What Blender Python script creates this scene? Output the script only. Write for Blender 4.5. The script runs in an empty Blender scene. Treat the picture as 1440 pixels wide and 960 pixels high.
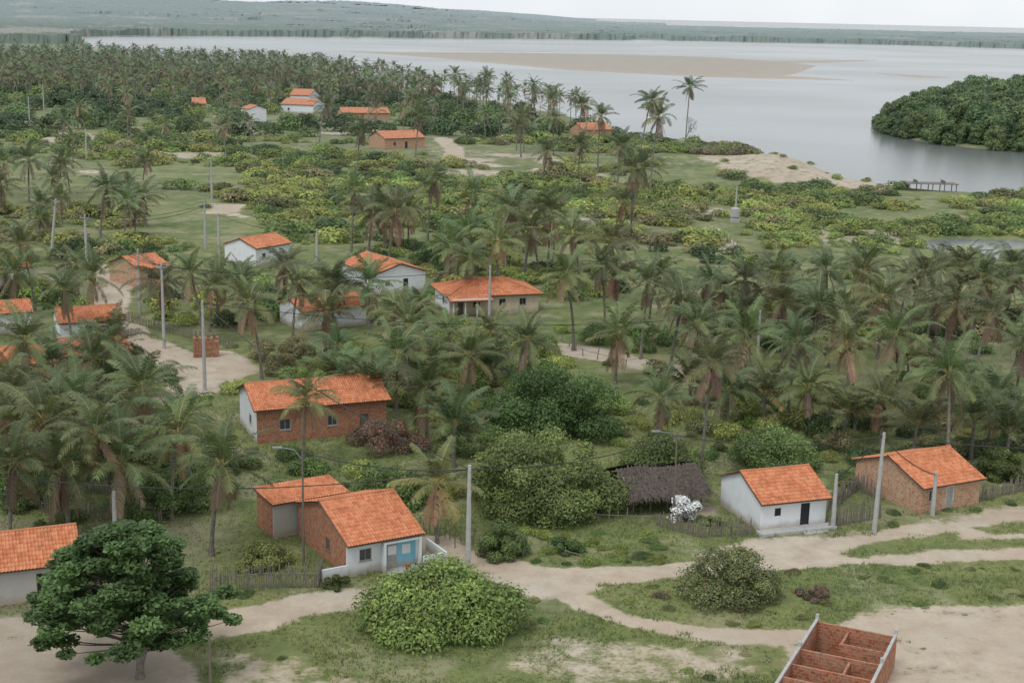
import bpy, math, numpy as np
from math import radians, sin, cos, pi, atan2, sqrt
from mathutils import Vector, Matrix
rng=np.random.default_rng(7)
SC=bpy.context.scene
# ------------------------------------------------------------------ camera frame: image pixels cast onto the ground plane
H=41.0; PT=radians(12.9); RL=radians(1.3); FP=2000.0
Fv=np.array([0,cos(PT),-sin(PT)]); R0=np.array([1.,0,0]); U0=np.array([0,sin(PT),cos(PT)])
Rv=cos(RL)*R0+sin(RL)*U0; Uv=-sin(RL)*R0+cos(RL)*U0
def C(u,v,h=0.0):
    d=Fv*FP+Rv*(u-720)+Uv*(480-v); t=(h-H)/d[2]
    return np.array([d[0]*t,d[1]*t])
def G(u,v): return C(u,v,0.0)
def PR(x,y,z=0.0):
    p=np.array([x,y,z-H]); f=p@Fv
    return 720+FP*(p@Rv)/f, 480-FP*(p@Uv)/f
def WP(pts): return np.array([G(*p) for p in pts])
# ------------------------------------------------------------------ numpy helpers
def h2(ix,iy,s):
    n=(ix.astype(np.int64)*374761393+iy.astype(np.int64)*668265263+s*1442695041)&0x7fffffff
    n=((n^(n>>13))*1274126177)&0x7fffffff
    n=n^(n>>16)
    return (n&0xffff)/65535.0
def vn(x,y,sc,s=0):
    x=np.asarray(x,float)/sc; y=np.asarray(y,float)/sc
    ix=np.floor(x); iy=np.floor(y); fx=x-ix; fy=y-iy
    fx=fx*fx*(3-2*fx); fy=fy*fy*(3-2*fy)
    a=h2(ix,iy,s);b=h2(ix+1,iy,s);c=h2(ix,iy+1,s);d=h2(ix+1,iy+1,s)
    return (a*(1-fx)+b*fx)*(1-fy)+(c*(1-fx)+d*fx)*fy
def fbm(x,y,sc,s=0): return (vn(x,y,sc,s)*.5+vn(x,y,sc*.45,s+1)*.3+vn(x,y,sc*.2,s+2)*.2)
def inpoly(x,y,P):
    r=np.zeros(np.shape(x),bool); n=len(P)
    for i in range(n):
        x1,y1=P[i]; x2,y2=P[(i+1)%n]
        if y1==y2: continue
        c=((y1>y)!=(y2>y))&(x<(x2-x1)*(y-y1)/(y2-y1)+x1)
        r^=c
    return r
def dline(x,y,P,closed=False):
    d=np.full(np.shape(x),1e9); n=len(P)
    for i in range(n if closed else n-1):
        a=P[i]; b=P[(i+1)%n]; ab=b-a; L=ab@ab+1e-9
        t=np.clip(((x-a[0])*ab[0]+(y-a[1])*ab[1])/L,0,1)
        d=np.minimum(d,np.hypot(x-a[0]-t*ab[0],y-a[1]-t*ab[1]))
    return d
def sd(x,y,P):
    d=dline(x,y,P,True); return np.where(inpoly(x,y,P),d,-d)
def sst(a,b,x):
    t=np.clip((x-a)/(b-a),0,1); return t*t*(3-2*t)
# ------------------------------------------------------------------ map of the place
LAGOON=WP([(100,57),(200,84),(330,92),(440,95),(520,113),(640,132),(740,149),(820,167),(880,186),(960,200),(1040,209),(1100,220),(1150,236),(1200,250),(1260,260),(1320,266),(1440,271),(1800,279),
 (1800,80),(1440,68),(1250,62.5),(1000,57.5),(720,54),(400,51),(200,50),(120,52)])
ISLAND=WP([(1238,176),(1250,188),(1300,198),(1370,206),(1440,212),(1800,232),(1800,150),(1440,140),(1330,148),(1262,160)])
BARS=[WP([(470,71),(560,73),(700,73.5),(860,76),(1000,80),(1100,86),(1150,92),(1120,103),(1080,110),(1000,108),(900,103),(800,98),(700,89),(600,80)]),
      WP([(1060,104),(1130,107),(1215,113),(1130,111),(1060,109)]),
      WP([(1225,102),(1290,105),(1345,109),(1290,109)]),
      WP([(1080,85),(1160,84),(1240,84.5),(1160,88),(1090,89)]),
      WP([(560,70.5),(700,71),(850,73.5),(700,72.2)])]
POND=WP([(1275,336),(1340,331),(1420,333),(1500,338),(1600,345),(1600,366),(1420,361),(1350,360),(1320,349)])
PATHS=[([(605,766),(650,785),(710,800),(780,816),(800,830)],2.1),
 ([(770,822),(830,850),(900,875),(980,888),(1080,895),(1200,893),(1330,885),(1600,868)],1.3),
 ([(740,808),(880,808),(960,802),(1060,792),(1180,783),(1300,783),(1600,772)],1.6),
 ([(300,880),(360,868),(420,852),(500,840),(600,834),(700,828),(790,822)],2.1),
 ([(770,486),(840,497),(900,512),(960,522)],2.8),
 ([(150,375),(160,400),(150,440),(190,480),(240,495)],2.6),
 ([(622,196),(640,212),(636,228)],3.0),
 ([(1000,322),(1020,340),(1030,354)],1.8),
 ([(240,560),(330,520),(300,500)],3.0)]
PATHS=[(WP(p),w) for p,w in PATHS]
SAND=[([(965,776),(1060,754),(1180,750),(1240,738),(1440,715),(1600,712),(1600,772),(1300,780),(1150,788),(1000,800)],.85),
 ([(1090,905),(1150,880),(1210,852),(1440,846),(1600,846),(1600,1020),(1100,1020)],.74),
 ([(-150,868),(60,866),(200,885),(270,940),(270,1080),(-150,1080)],.9),
 ([(200,482),(300,500),(345,505),(340,528),(300,545),(210,515)],.95),
 ([(60,183),(130,187),(120,200),(50,198)],.8),([(180,212),(350,216),(350,226),(200,222)],.6),
 ([(285,288),(345,288),(335,305),(290,300)],.8),([(560,196),(690,214),(690,226),(600,214)],.36),
 ([(1030,218),(1110,220),(1150,240),(1260,262),(1240,270),(1130,262),(1050,256),(985,236)],.66),([(980,690),(1000,700),(1000,730),(960,720)],.6),
 ([(330,160),(360,160),(360,185),(330,185)],.8),([(1100,318),(1280,322),(1290,345),(1140,338)],.5),
 ([(740,880),(920,900),(1060,910),(1100,950),(850,975),(720,940)],.48),([(300,925),(440,915),(560,975),(300,990)],.46),
 ([(930,600),(1100,670),(1250,680),(1440,660),(1500,690),(1240,700),(1000,690)],.3)]
SAND=[(WP(p),w) for p,w in SAND]
GREENS=[WP([(820,834),(900,820),(1000,806),(1440,790),(1600,788),(1600,846),(1210,852),(1150,885),(1060,884),(960,878),(880,862)]),
 WP([(1180,778),(1210,765),(1290,752),(1350,748),(1340,760),(1270,782),(1210,786)]),WP([(1370,742),(1440,733),(1560,730),(1560,745),(1400,752)]),WP([(1300,765),(1400,757),(1560,757),(1560,765),(1360,772)])]
DUNE=G(1085,243)
def landsd(x,y):
    w=sd(x,y,LAGOON); isl=sd(x,y,ISLAND)
    w=np.minimum(w,-isl)
    p=sd(x,y,POND)
    return -w,-p
def hgt(x,y):
    x=np.asarray(x,float); y=np.asarray(y,float)
    l,p=landsd(x,y)
    z=.35*(fbm(x,y,30,3)-.5)*sst(95,140,y)
    z=z+1.6*(fbm(x,y,60,9)-.45)*sst(260,420,y)
    z=z+4.6*np.exp(-(((x-DUNE[0])/13)**2+((y-DUNE[1])/20)**2))+3*np.exp(-(((x-DUNE[0]+22)/16)**2+((y-DUNE[1]-18)/18)**2))
    z=z+75*sst(3200,5200,y)*sst(200,-1500,x-.06*y)*(.6+.6*vn(x,y,900,5))
    z=z-9*sst(7000,8500,y)*sst(-600,300,x)
    z=np.where(l<10,z*sst(-2,10,l)-3.0*(1-sst(-10,4,l)),z)
    z=np.where(p<4,z-1.0*(1-sst(-3,3,p)),z)
    b=np.full(np.shape(x),-1e9)
    for q in BARS: b=np.maximum(b,sd(x,y,q))
    z=np.where(b>-12,np.maximum(z,-3+2.65*sst(-12,3,b)+.5*sst(3,40,b)*vn(x,y,60,8)),z)
    return z
def sandmask(x,y):
    m=np.zeros(np.shape(x))
    pw=(fbm(x,y,3.5,71)-.5)*1.6
    for P,w in PATHS:
        m=np.maximum(m,.92*(1-sst(w*.55,w*1.45,dline(x,y,P)+pw)))
    wob=(fbm(x,y,6,21)-.5)*3.0
    for P,w in SAND:
        k=sst(-1.5,1.5,sd(x,y,P)+wob*np.clip(y/120,1,4))*w; m=np.maximum(m,k)
    for P in GREENS:
        g=sst(-.8,.8,sd(x,y,P)+wob*.4); m=m*(1-.85*g)
    far=sst(230,330,y)*sst(.64,.76,fbm(x,y,38,31))*.7
    m=np.maximum(m,far*(y<1500))
    l,p=landsd(x,y)
    m=np.maximum(m,1-sst(0,5,l)); m=np.where(sd(x,y,ISLAND)>-12,0,m)
    for q in BARS: m=np.maximum(m,sst(-30,0,sd(x,y,q)))
    return m
# ------------------------------------------------------------------ mesh builder
class MB:
    def __init__(s): s.V=[];s.F=[];s.M=[];s.C=[];s.U=[];s.n=0;s.uv=False
    def add(s,V,F,mat=0,col=(1,1,1),uv=None):
        V=np.asarray(V,float).reshape(-1,3); F=np.asarray(F,int)
        if len(F)==0: return
        c=np.asarray(col,float)
        if c.ndim==1: c=np.tile(c,(len(V),1))
        s.V.append(V); s.F.append(F+s.n); s.M.append(np.full(len(F),mat)); s.C.append(c)
        if uv is not None: s.uv=True; s.U.append(np.asarray(uv,float).reshape(-1,2))
        else: s.U.append(np.zeros((len(V),2)))
        s.n+=len(V)
    def build(s,name,mats,smooth=False):
        V=np.concatenate(s.V); me=bpy.data.meshes.new(name)
        me.vertices.add(len(V)); me.vertices.foreach_set('co',V.astype(np.float32).ravel())
        loops=np.concatenate([f.ravel() for f in s.F]); tot=np.concatenate([np.full(len(f),f.shape[1]) for f in s.F])
        st=np.concatenate([[0],np.cumsum(tot)[:-1]])
        me.loops.add(len(loops)); me.loops.foreach_set('vertex_index',loops.astype(np.int32))
        me.polygons.add(len(tot)); me.polygons.foreach_set('loop_start',st.astype(np.int32)); me.polygons.foreach_set('loop_total',tot.astype(np.int32))
        me.polygons.foreach_set('material_index',np.concatenate(s.M).astype(np.int32))
        me.polygons.foreach_set('use_smooth',np.full(len(tot),smooth))
        for m in mats: me.materials.append(m)
        me.update(calc_edges=True)
        a=me.color_attributes.new('Col','FLOAT_COLOR','POINT')
        c=np.concatenate(s.C); c=np.concatenate([c,np.ones((len(c),1))],1)
        a.data.foreach_set('color',c.astype(np.float32).ravel())
        if s.uv:
            U=np.concatenate(s.U)[loops]; ul=me.uv_layers.new(name='UVMap'); ul.data.foreach_set('uv',U.astype(np.float32).ravel())
        return me
def tube(mb,P,r,n=7,mat=0,col=(1,1,1),cap=True):
    P=np.asarray(P,float); k=len(P); r=np.broadcast_to(r,(k,))
    T=np.gradient(P,axis=0); T/=np.linalg.norm(T,axis=1)[:,None]+1e-9
    ref=np.array([0,0,1.]) if abs(T[0][2])<.8 else np.array([1.,0,0])
    A=np.cross(T,ref); A/=np.linalg.norm(A,axis=1)[:,None]+1e-9; B=np.cross(T,A)
    a=np.arange(n)*2*pi/n
    V=P[:,None]+r[:,None,None]*(A[:,None]*np.cos(a)[None,:,None]+B[:,None]*np.sin(a)[None,:,None])
    i=np.arange(k-1)[:,None]*n; j=np.arange(n)[None]; j2=(j+1)%n
    F=np.stack([i+j,i+j2,i+n+j2,i+n+j],-1).reshape(-1,4)
    mb.add(V.reshape(-1,3),F,mat,col)
    if cap: mb.add(V[-1],np.array([np.arange(n)]),mat,col)
BF=np.array([[0,3,2,1],[4,5,6,7],[0,1,5,4],[1,2,6,5],[2,3,7,6],[3,0,4,7]])
def box(mb,a,b,mat=0,col=(1,1,1)):
    """box with metre UVs: horizontal run / height"""
    x0,y0,z0=a;x1,y1,z1=b
    c=np.array([[x0,y0,z0],[x1,y0,z0],[x1,y1,z0],[x0,y1,z0],[x0,y0,z1],[x1,y0,z1],[x1,y1,z1],[x0,y1,z1]])
    for k,f in enumerate(BF):
        v=c[f]
        if k in(0,1): uv=v[:,:2]
        elif k in(2,4): uv=v[:,[0,2]]
        else: uv=v[:,[1,2]]
        mb.add(v,[[0,1,2,3]],mat,col,uv)
def link(o,parent=None):
    SC.collection.objects.link(o)
    if parent: o.parent=parent
    return o
def obj(name,me,parent=None,loc=(0,0,0),rz=0,sc=1,color=None,tilt=(0,0)):
    o=bpy.data.objects.new(name,me); o.location=loc; o.rotation_euler=(tilt[0],tilt[1],rz)
    o.scale=(sc,sc,sc) if np.isscalar(sc) else sc
    if color is not None: o.color=(*color,1)
    return link(o,parent)
def empty(name,loc=(0,0,0),rz=0):
    o=bpy.data.objects.new(name,None); o.location=loc; o.rotation_euler=(0,0,rz); o.empty_display_size=.5
    return link(o)
# ------------------------------------------------------------------ materials
def nm(name):
    m=bpy.data.materials.new(name); m.use_nodes=True; nt=m.node_tree; nt.nodes.clear(); return m,nt
class N:
    def __init__(s,nt): s.nt=nt
    def n(s,t,**k):
        x=s.nt.nodes.new(t)
        for a,b in k.items(): setattr(x,a,b)
        return x
    def l(s,a,b): s.nt.links.new(a,b)
    def math(s,op,a,b=0.0,c=None):
        x=s.n('ShaderNodeMath',operation=op)
        for i,v in enumerate([a,b,c]):
            if v is None: continue
            if hasattr(v,'is_linked'): s.l(v,x.inputs[i])
            else: x.inputs[i].default_value=v
        return x.outputs[0]
    def mix(s,f,a,b,bt='MIX'):
        x=s.n('ShaderNodeMix',data_type='RGBA',blend_type=bt)
        for i,v in ((0,f),(6,a),(7,b)):
            if hasattr(v,'is_linked'): s.l(v,x.inputs[i])
            elif i==0: x.inputs[0].default_value=v
            else: x.inputs[i].default_value=(*v,1)
        return x.outputs[2]
    def noise(s,vec,sc,det=4,rough=.6):
        x=s.n('ShaderNodeTexNoise'); x.inputs['Scale'].default_value=sc; x.inputs['Detail'].default_value=det; x.inputs['Roughness'].default_value=rough
        if vec is not None: s.l(vec,x.inputs['Vector'])
        return x.outputs['Fac']
    def mr(s,v,a,b,c=0.,d=1.):
        x=s.n('ShaderNodeMapRange',interpolation_type='SMOOTHSTEP'); s.l(v,x.inputs[0])
        for i,k in enumerate([a,b,c,d]): x.inputs[i+1].default_value=k
        return x.outputs[0]
    def haze(s,col,L=3300.):  # aerial haze painted into the base colour, growing with distance from the origin
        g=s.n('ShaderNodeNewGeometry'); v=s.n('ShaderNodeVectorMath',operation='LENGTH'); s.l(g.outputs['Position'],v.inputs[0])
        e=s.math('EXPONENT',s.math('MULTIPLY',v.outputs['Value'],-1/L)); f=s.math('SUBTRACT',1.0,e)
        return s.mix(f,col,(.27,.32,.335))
    def out(s,col,rough=.8,spec=.3,bump=None,trans=0,bs=.3,bd=.05):
        p=s.n('ShaderNodeBsdfPrincipled')
        if hasattr(col,'is_linked'): s.l(col,p.inputs['Base Color'])
        else: p.inputs['Base Color'].default_value=(*col,1)
        if hasattr(rough,'is_linked'): s.l(rough,p.inputs['Roughness'])
        else: p.inputs['Roughness'].default_value=rough
        p.inputs['Specular IOR Level'].default_value=spec
        if bump is not None:
            b=s.n('ShaderNodeBump'); b.inputs['Strength'].default_value=bs; b.inputs['Distance'].default_value=bd
            s.l(bump,b.inputs['Height']); s.l(b.outputs[0],p.inputs['Normal'])
        o=s.n('ShaderNodeOutputMaterial'); r=p.outputs[0]
        if trans:
            t=s.n('ShaderNodeBsdfTranslucent')
            if hasattr(col,'is_linked'): s.l(col,t.inputs[0])
            m=s.n('ShaderNodeMixShader'); m.inputs[0].default_value=trans; s.l(r,m.inputs[1]); s.l(t.outputs[0],m.inputs[2]); r=m.outputs[0]
        s.l(r,o.inputs[0]); return p
def leafmat(name,spec=.35,rough=.5,trans=.3,gain=1.2,sat=.92,hue=.475):
    m,nt=nm(name); k=N(nt)
    a=k.n('ShaderNodeAttribute',attribute_name='Col'); oi=k.n('ShaderNodeObjectInfo')
    c=k.mix(1.0,a.outputs['Color'],oi.outputs['Color'],'MULTIPLY')
    hs=k.n('ShaderNodeHueSaturation'); k.l(c,hs.inputs['Color']); hs.inputs['Saturation'].default_value=sat
    k.l(k.math('ADD',k.math('MULTIPLY',oi.outputs['Random'],.035),hue),hs.inputs['Hue'])
    k.l(k.math('ADD',k.math('MULTIPLY',oi.outputs['Random'],.55),.78*gain),hs.inputs['Value'])
    k.out(k.haze(hs.outputs[0]),rough,spec,trans=trans); return m
LEAF=leafmat('leaf_green',.25,.55,.3,1.55); PALML=leafmat('palm_leaf',.3,.45,.25,1.28,.93,.475)
def attrmat(name,rough=.9,haze=True,nsc=None):
    m,nt=nm(name); k=N(nt); a=k.n('ShaderNodeAttribute',attribute_name='Col'); c=a.outputs['Color']
    if nsc:
        g=k.n('ShaderNodeTexCoord'); f=k.noise(g.outputs['Object'],nsc); c=k.mix(k.mr(f,.3,.7),k.mix(1.,c,(.55,.55,.55),'MULTIPLY'),c)
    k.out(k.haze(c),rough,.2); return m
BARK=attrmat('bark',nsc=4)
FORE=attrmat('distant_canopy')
def plain(name,col,rough=.8,var=.3,sc=3.,spec=.3):
    m,nt=nm(name); k=N(nt); g=k.n('ShaderNodeTexCoord')
    f=k.noise(g.outputs['Object'],sc,5,.65); c=k.mix(k.mr(f,.3,.7),tuple(x*(1-var) for x in col),col)
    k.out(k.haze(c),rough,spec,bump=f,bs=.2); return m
def wallpaint(name,col):
    m,nt=nm(name); k=N(nt); g=k.n('ShaderNodeTexCoord'); o=g.outputs['Object']
    f=k.noise(o,.9,6,.7); f2=k.noise(o,9,3)
    sx=k.n('ShaderNodeSeparateXYZ'); k.l(o,sx.inputs[0])
    low=k.mr(k.math('ADD',sx.outputs[2],k.math('MULTIPLY',f,-.9)),-.35,.45,.75,0)
    c=k.mix(k.mr(f,.42,.75,0,.35),col,tuple(x*.68 for x in col))
    c=k.mix(low,c,(.36,.29,.22)); c=k.mix(k.mr(f2,.55,.8,0,.25),c,tuple(x*.6 for x in col))
    k.out(c,.85,.2,bump=f2,bs=.15); return m
def brick(name,c1,c2,mo):
    m,nt=nm(name); k=N(nt); g=k.n('ShaderNodeTexCoord')
    b=k.n('ShaderNodeTexBrick'); k.l(g.outputs['UV'],b.inputs['Vector'])
    b.inputs['Scale'].default_value=1; b.inputs['Brick Width'].default_value=.38; b.inputs['Row Height'].default_value=.22; b.inputs['Mortar Size'].default_value=.03
    b.inputs['Color1'].default_value=(*c1,1); b.inputs['Color2'].default_value=(*c2,1); b.inputs['Mortar'].default_value=(*mo,1); b.inputs['Bias'].default_value=0
    f=k.noise(g.outputs['Object'],1.3,6,.7); f2=k.noise(g.outputs['Object'],3.5,5,.75)
    c=k.mix(k.mr(f,.45,.65,0,.55),b.outputs['Color'],mo); c=k.mix(k.mr(f2,.48,.66,0,.6),c,tuple(x*.35 for x in c1))
    k.out(c,.9,.15); return m
def tiles(name,c1,c2):
    m,nt=nm(name); k=N(nt); g=k.n('ShaderNodeTexCoord'); mp=k.n('ShaderNodeVectorMath',operation='MULTIPLY'); mp.inputs[1].default_value=(1/.24,1/.42,1)
    k.l(g.outputs['UV'],mp.inputs[0]); fl=k.n('ShaderNodeVectorMath',operation='FLOOR'); k.l(mp.outputs[0],fl.inputs[0])
    w=k.n('ShaderNodeTexWhiteNoise',noise_dimensions='3D'); k.l(fl.outputs[0],w.inputs['Vector'])
    fr=k.n('ShaderNodeVectorMath',operation='FRACTION'); k.l(mp.outputs[0],fr.inputs[0]); s2=k.n('ShaderNodeSeparateXYZ'); k.l(fr.outputs[0],s2.inputs[0])
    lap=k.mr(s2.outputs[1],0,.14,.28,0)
    oi=k.n('ShaderNodeObjectInfo'); va=k.n('ShaderNodeVectorMath',operation='ADD'); k.l(g.outputs['Object'],va.inputs[0]); k.l(oi.outputs['Location'],va.inputs[1])
    f=k.noise(va.outputs[0],.7,6,.7); f2=k.noise(va.outputs[0],3.0,5,.75)
    c=k.mix(k.mr(w.outputs['Value'],0,1),c1,c2)
    c=k.mix(k.mr(f,.46,.68,0,.5),c,tuple(x*.55 for x in c1)); c=k.mix(k.mr(f2,.52,.72,0,.5),c,(.55,.36,.24)); c=k.mix(k.mr(f2,.3,.42,.5,0),c,(.2,.085,.05))
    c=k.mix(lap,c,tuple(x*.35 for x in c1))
    k.out(k.haze(c),.85,.2); return m
TILE=tiles('clay_roof_tiles',(.52,.175,.075),(.65,.275,.14)); TILE2=tiles('weathered_clay_tiles',(.36,.12,.06),(.52,.22,.13))
BRICK=brick('red_brick',(.34,.10,.05),(.50,.19,.10),(.36,.26,.19)); BRICKP=brick('pale_brick',(.42,.19,.105),(.55,.31,.19),(.47,.38,.29))
WHITE=wallpaint('white_paint',(.70,.73,.76)); CREAM=wallpaint('cream_paint',(.60,.51,.40)); BLUE=wallpaint('blue_paint',(.22,.52,.64)); GREY=wallpaint('grey_render',(.42,.41,.38))
DARK=plain('dark_interior',(.02,.02,.022)); WOOD=plain('weathered_wood',(.18,.15,.12),sc=6); DBLUE=plain('blue_door_paint',(.03,.045,.09)); DOORG=plain('grey_door',(.40,.39,.37))
CONC=plain('concrete',(.45,.45,.44),sc=2,var=.2); METAL=plain('lamp_metal',(.3,.31,.32),.5); CABLE=plain('cable',(.04,.04,.04),.6); THATCH=plain('thatch',(.14,.11,.09),.95,.6,4)
GLASS=plain('window_glass',(.05,.06,.07),.2,.3,2,.6)
# ground
def groundmat():
    m,nt=nm('ground_grass_and_sand'); k=N(nt); g=k.n('ShaderNodeNewGeometry'); p=g.outputs['Position']
    a=k.n('ShaderNodeAttribute',attribute_name='Col'); s=k.n('ShaderNodeSeparateColor'); k.l(a.outputs['Color'],s.inputs[0])
    n1=k.noise(p,.06,4); n2=k.noise(p,.45,6,.7); n3=k.noise(p,3.2,5,.75); n4=k.noise(p,.16,5,.65)
    gr=k.mix(k.mr(n2,.35,.65),(.088,.125,.042),(.18,.215,.07)); gr=k.mix(k.mr(n1,.35,.65),gr,k.mix(.5,gr,(.28,.28,.11)))
    gr=k.mix(k.mr(n3,.35,.7,0,.8),gr,k.mix(.5,gr,(.065,.08,.032)))
    dirt=k.mix(k.mr(n2,.3,.7),(.10,.10,.05),(.21,.18,.11)); dirt=k.mix(k.mr(n3,.4,.65),dirt,(.09,.13,.035))
    base=k.mix(s.outputs[1],dirt,gr)
    bare=k.mr(n4,.48,.64,0,1)
    sand=k.mix(k.mr(n2,.3,.7),(.39,.32,.245),(.53,.455,.36)); sand=k.mix(k.mr(n3,.45,.8,0,.6),sand,(.31,.25,.185)); sand=k.mix(k.mr(n4,.45,.7,0,.5),sand,(.49,.46,.395))
    sand=k.mix(k.mr(n1,.4,.65,0,.5),sand,(.39,.30,.22))
    base=k.mix(k.math('MULTIPLY',bare,.6),base,k.mix(.6,sand,(.21,.21,.09)))
    f=k.math('ADD',s.outputs[0],k.math('ADD',k.math('MULTIPLY',k.math('SUBTRACT',n2,.5),1.5),k.math('MULTIPLY',k.math('SUBTRACT',n3,.5),.9)))
    f=k.mr(f,.30,.66); c=k.mix(f,base,sand)
    c=k.mix(k.math('MULTIPLY',s.outputs[2],.75),c,(.24,.20,.16))
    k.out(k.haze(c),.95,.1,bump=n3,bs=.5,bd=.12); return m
def watermat():
    m,nt=nm('river_water'); k=N(nt); g=k.n('ShaderNodeNewGeometry'); p=g.outputs['Position']
    n=k.noise(p,.9,3,.6); n2=k.noise(p,.0035,3,.5)
    ro=k.mr(n2,.35,.65,.18,.27)
    k.out(k.mix(k.mr(n2,.35,.65),(.13,.15,.15),(.19,.20,.19)),ro,.32,bump=n,bs=.25,bd=.12); return m
GROUND=groundmat(); WATER=watermat()
# ------------------------------------------------------------------ terrain
ys=[8.]
while ys[-1]<420: ys.append(ys[-1]*(1.02 if ys[-1]<75 else 1.0042))
while ys[-1]<3400: ys.append(ys[-1]*1.0065)
while ys[-1]<30000: ys.append(ys[-1]*1.05)
ys=np.array(ys); ta=np.concatenate([np.linspace(-2.2,-.45,50)[:-1],np.linspace(-.45,.45,520),np.linspace(.45,2.2,50)[1:]])
Y,A=np.meshgrid(ys,ta,indexing='ij'); X=A*Y
Z=hgt(X,Y); M=sandmask(X,Y)
lush=np.clip(sst(150,120,Y)+sst(.32,.5,fbm(X,Y,26,41))*.95,0,1)
lush=np.where(Y>225,np.clip(.6+sst(.35,.5,fbm(X,Y,40,42)),0,1),lush)
wet=np.zeros_like(M)
for P in BARS[:1]: wet=np.maximum(wet,sst(-40,60,sd(X,Y,P))*.35)
wet=np.maximum(wet,((X<-20)&(Y<110))*.6*sst(-18,-26,X))
mb=MB(); ny,nx=Y.shape
i=np.arange(ny-1)[:,None]*nx; j=np.arange(nx-1)[None]
F=np.stack([i+j,i+j+1,i+nx+j+1,i+nx+j],-1).reshape(-1,4)
mb.add(np.stack([X,Y,Z],-1).reshape(-1,3),F,0,np.stack([M,lush,wet],-1).reshape(-1,3))
obj('ground',mb.build('ground',[GROUND],True))
mb=MB(); mb.add([[-40000,150,-.55],[40000,150,-.55],[40000,60000,-.55],[-40000,60000,-.55]],[[0,1,2,3]]); obj('river_water',mb.build('river_water',[WATER]))
def zh(x,y): return float(hgt(np.array([x]),np.array([y]))[0])
# ------------------------------------------------------------------ distant forest canopy
def canopy(name,y0,y1,ratio,tmin,tmax,nc,test,hh=8,seed=1,col=((.03,.055,.022),(.085,.125,.04))):
    yy=[y0]
    while yy[-1]<y1: yy.append(yy[-1]*ratio)
    yy=np.array(yy); tt=np.linspace(tmin,tmax,nc); Yg,Tg=np.meshgrid(yy,tt,indexing='ij'); r=np.random.default_rng(seed)
    Xg=Tg*Yg+r.uniform(-.4,.4,Yg.shape)*Yg*(tt[1]-tt[0]); Yg=Yg+r.uniform(-.3,.3,Yg.shape)*Yg*(ratio-1)
    ok=test(Xg,Yg); Zb=hgt(Xg,Yg); top=hh*(.30+.45*vn(Xg,Yg,90,seed)+.30*vn(Xg,Yg,14,seed+9)+.12*r.random(Yg.shape))
    Zg=np.where(ok,Zb+top,Zb-1.5)
    t=np.clip(vn(Xg,Yg,16,seed+4)*.5+r.random(Yg.shape)*.25+fbm(Xg,Yg,220,seed+3)*.9-.4,0,1)[...,None]
    cc=np.array(col[0])*(1-t)+np.array(col[1])*t
    sp=(fbm(Xg,Yg,130,seed+20)>.67)[...,None]; cc=np.where(sp,np.array([.25,.22,.16]),cc)
    ny,nx=Yg.shape; i=np.arange(ny-1)[:,None]*nx; j=np.arange(nx-1)[None]
    F=np.stack([i+j,i+j+1,i+nx+j+1,i+nx+j],-1).reshape(-1,4)
    okf=ok.ravel()[F].any(1); mb=MB(); mb.add(np.stack([Xg,Yg,Zg],-1).reshape(-1,3),F[okf],0,cc.reshape(-1,3)); obj(name,mb.build(name,[FORE]))
canopy('distant_forest',1500,7500,1.0045,-.5,.5,620,lambda x,y:(landsd(x,y)[0]>6)&(y>1560)&(fbm(x,y,260,77)<.66),hh=12)
canopy('distant_forest',7500,14000,1.03,-.5,.1,500,lambda x,y:(y>0),hh=14,seed=5)
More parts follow.
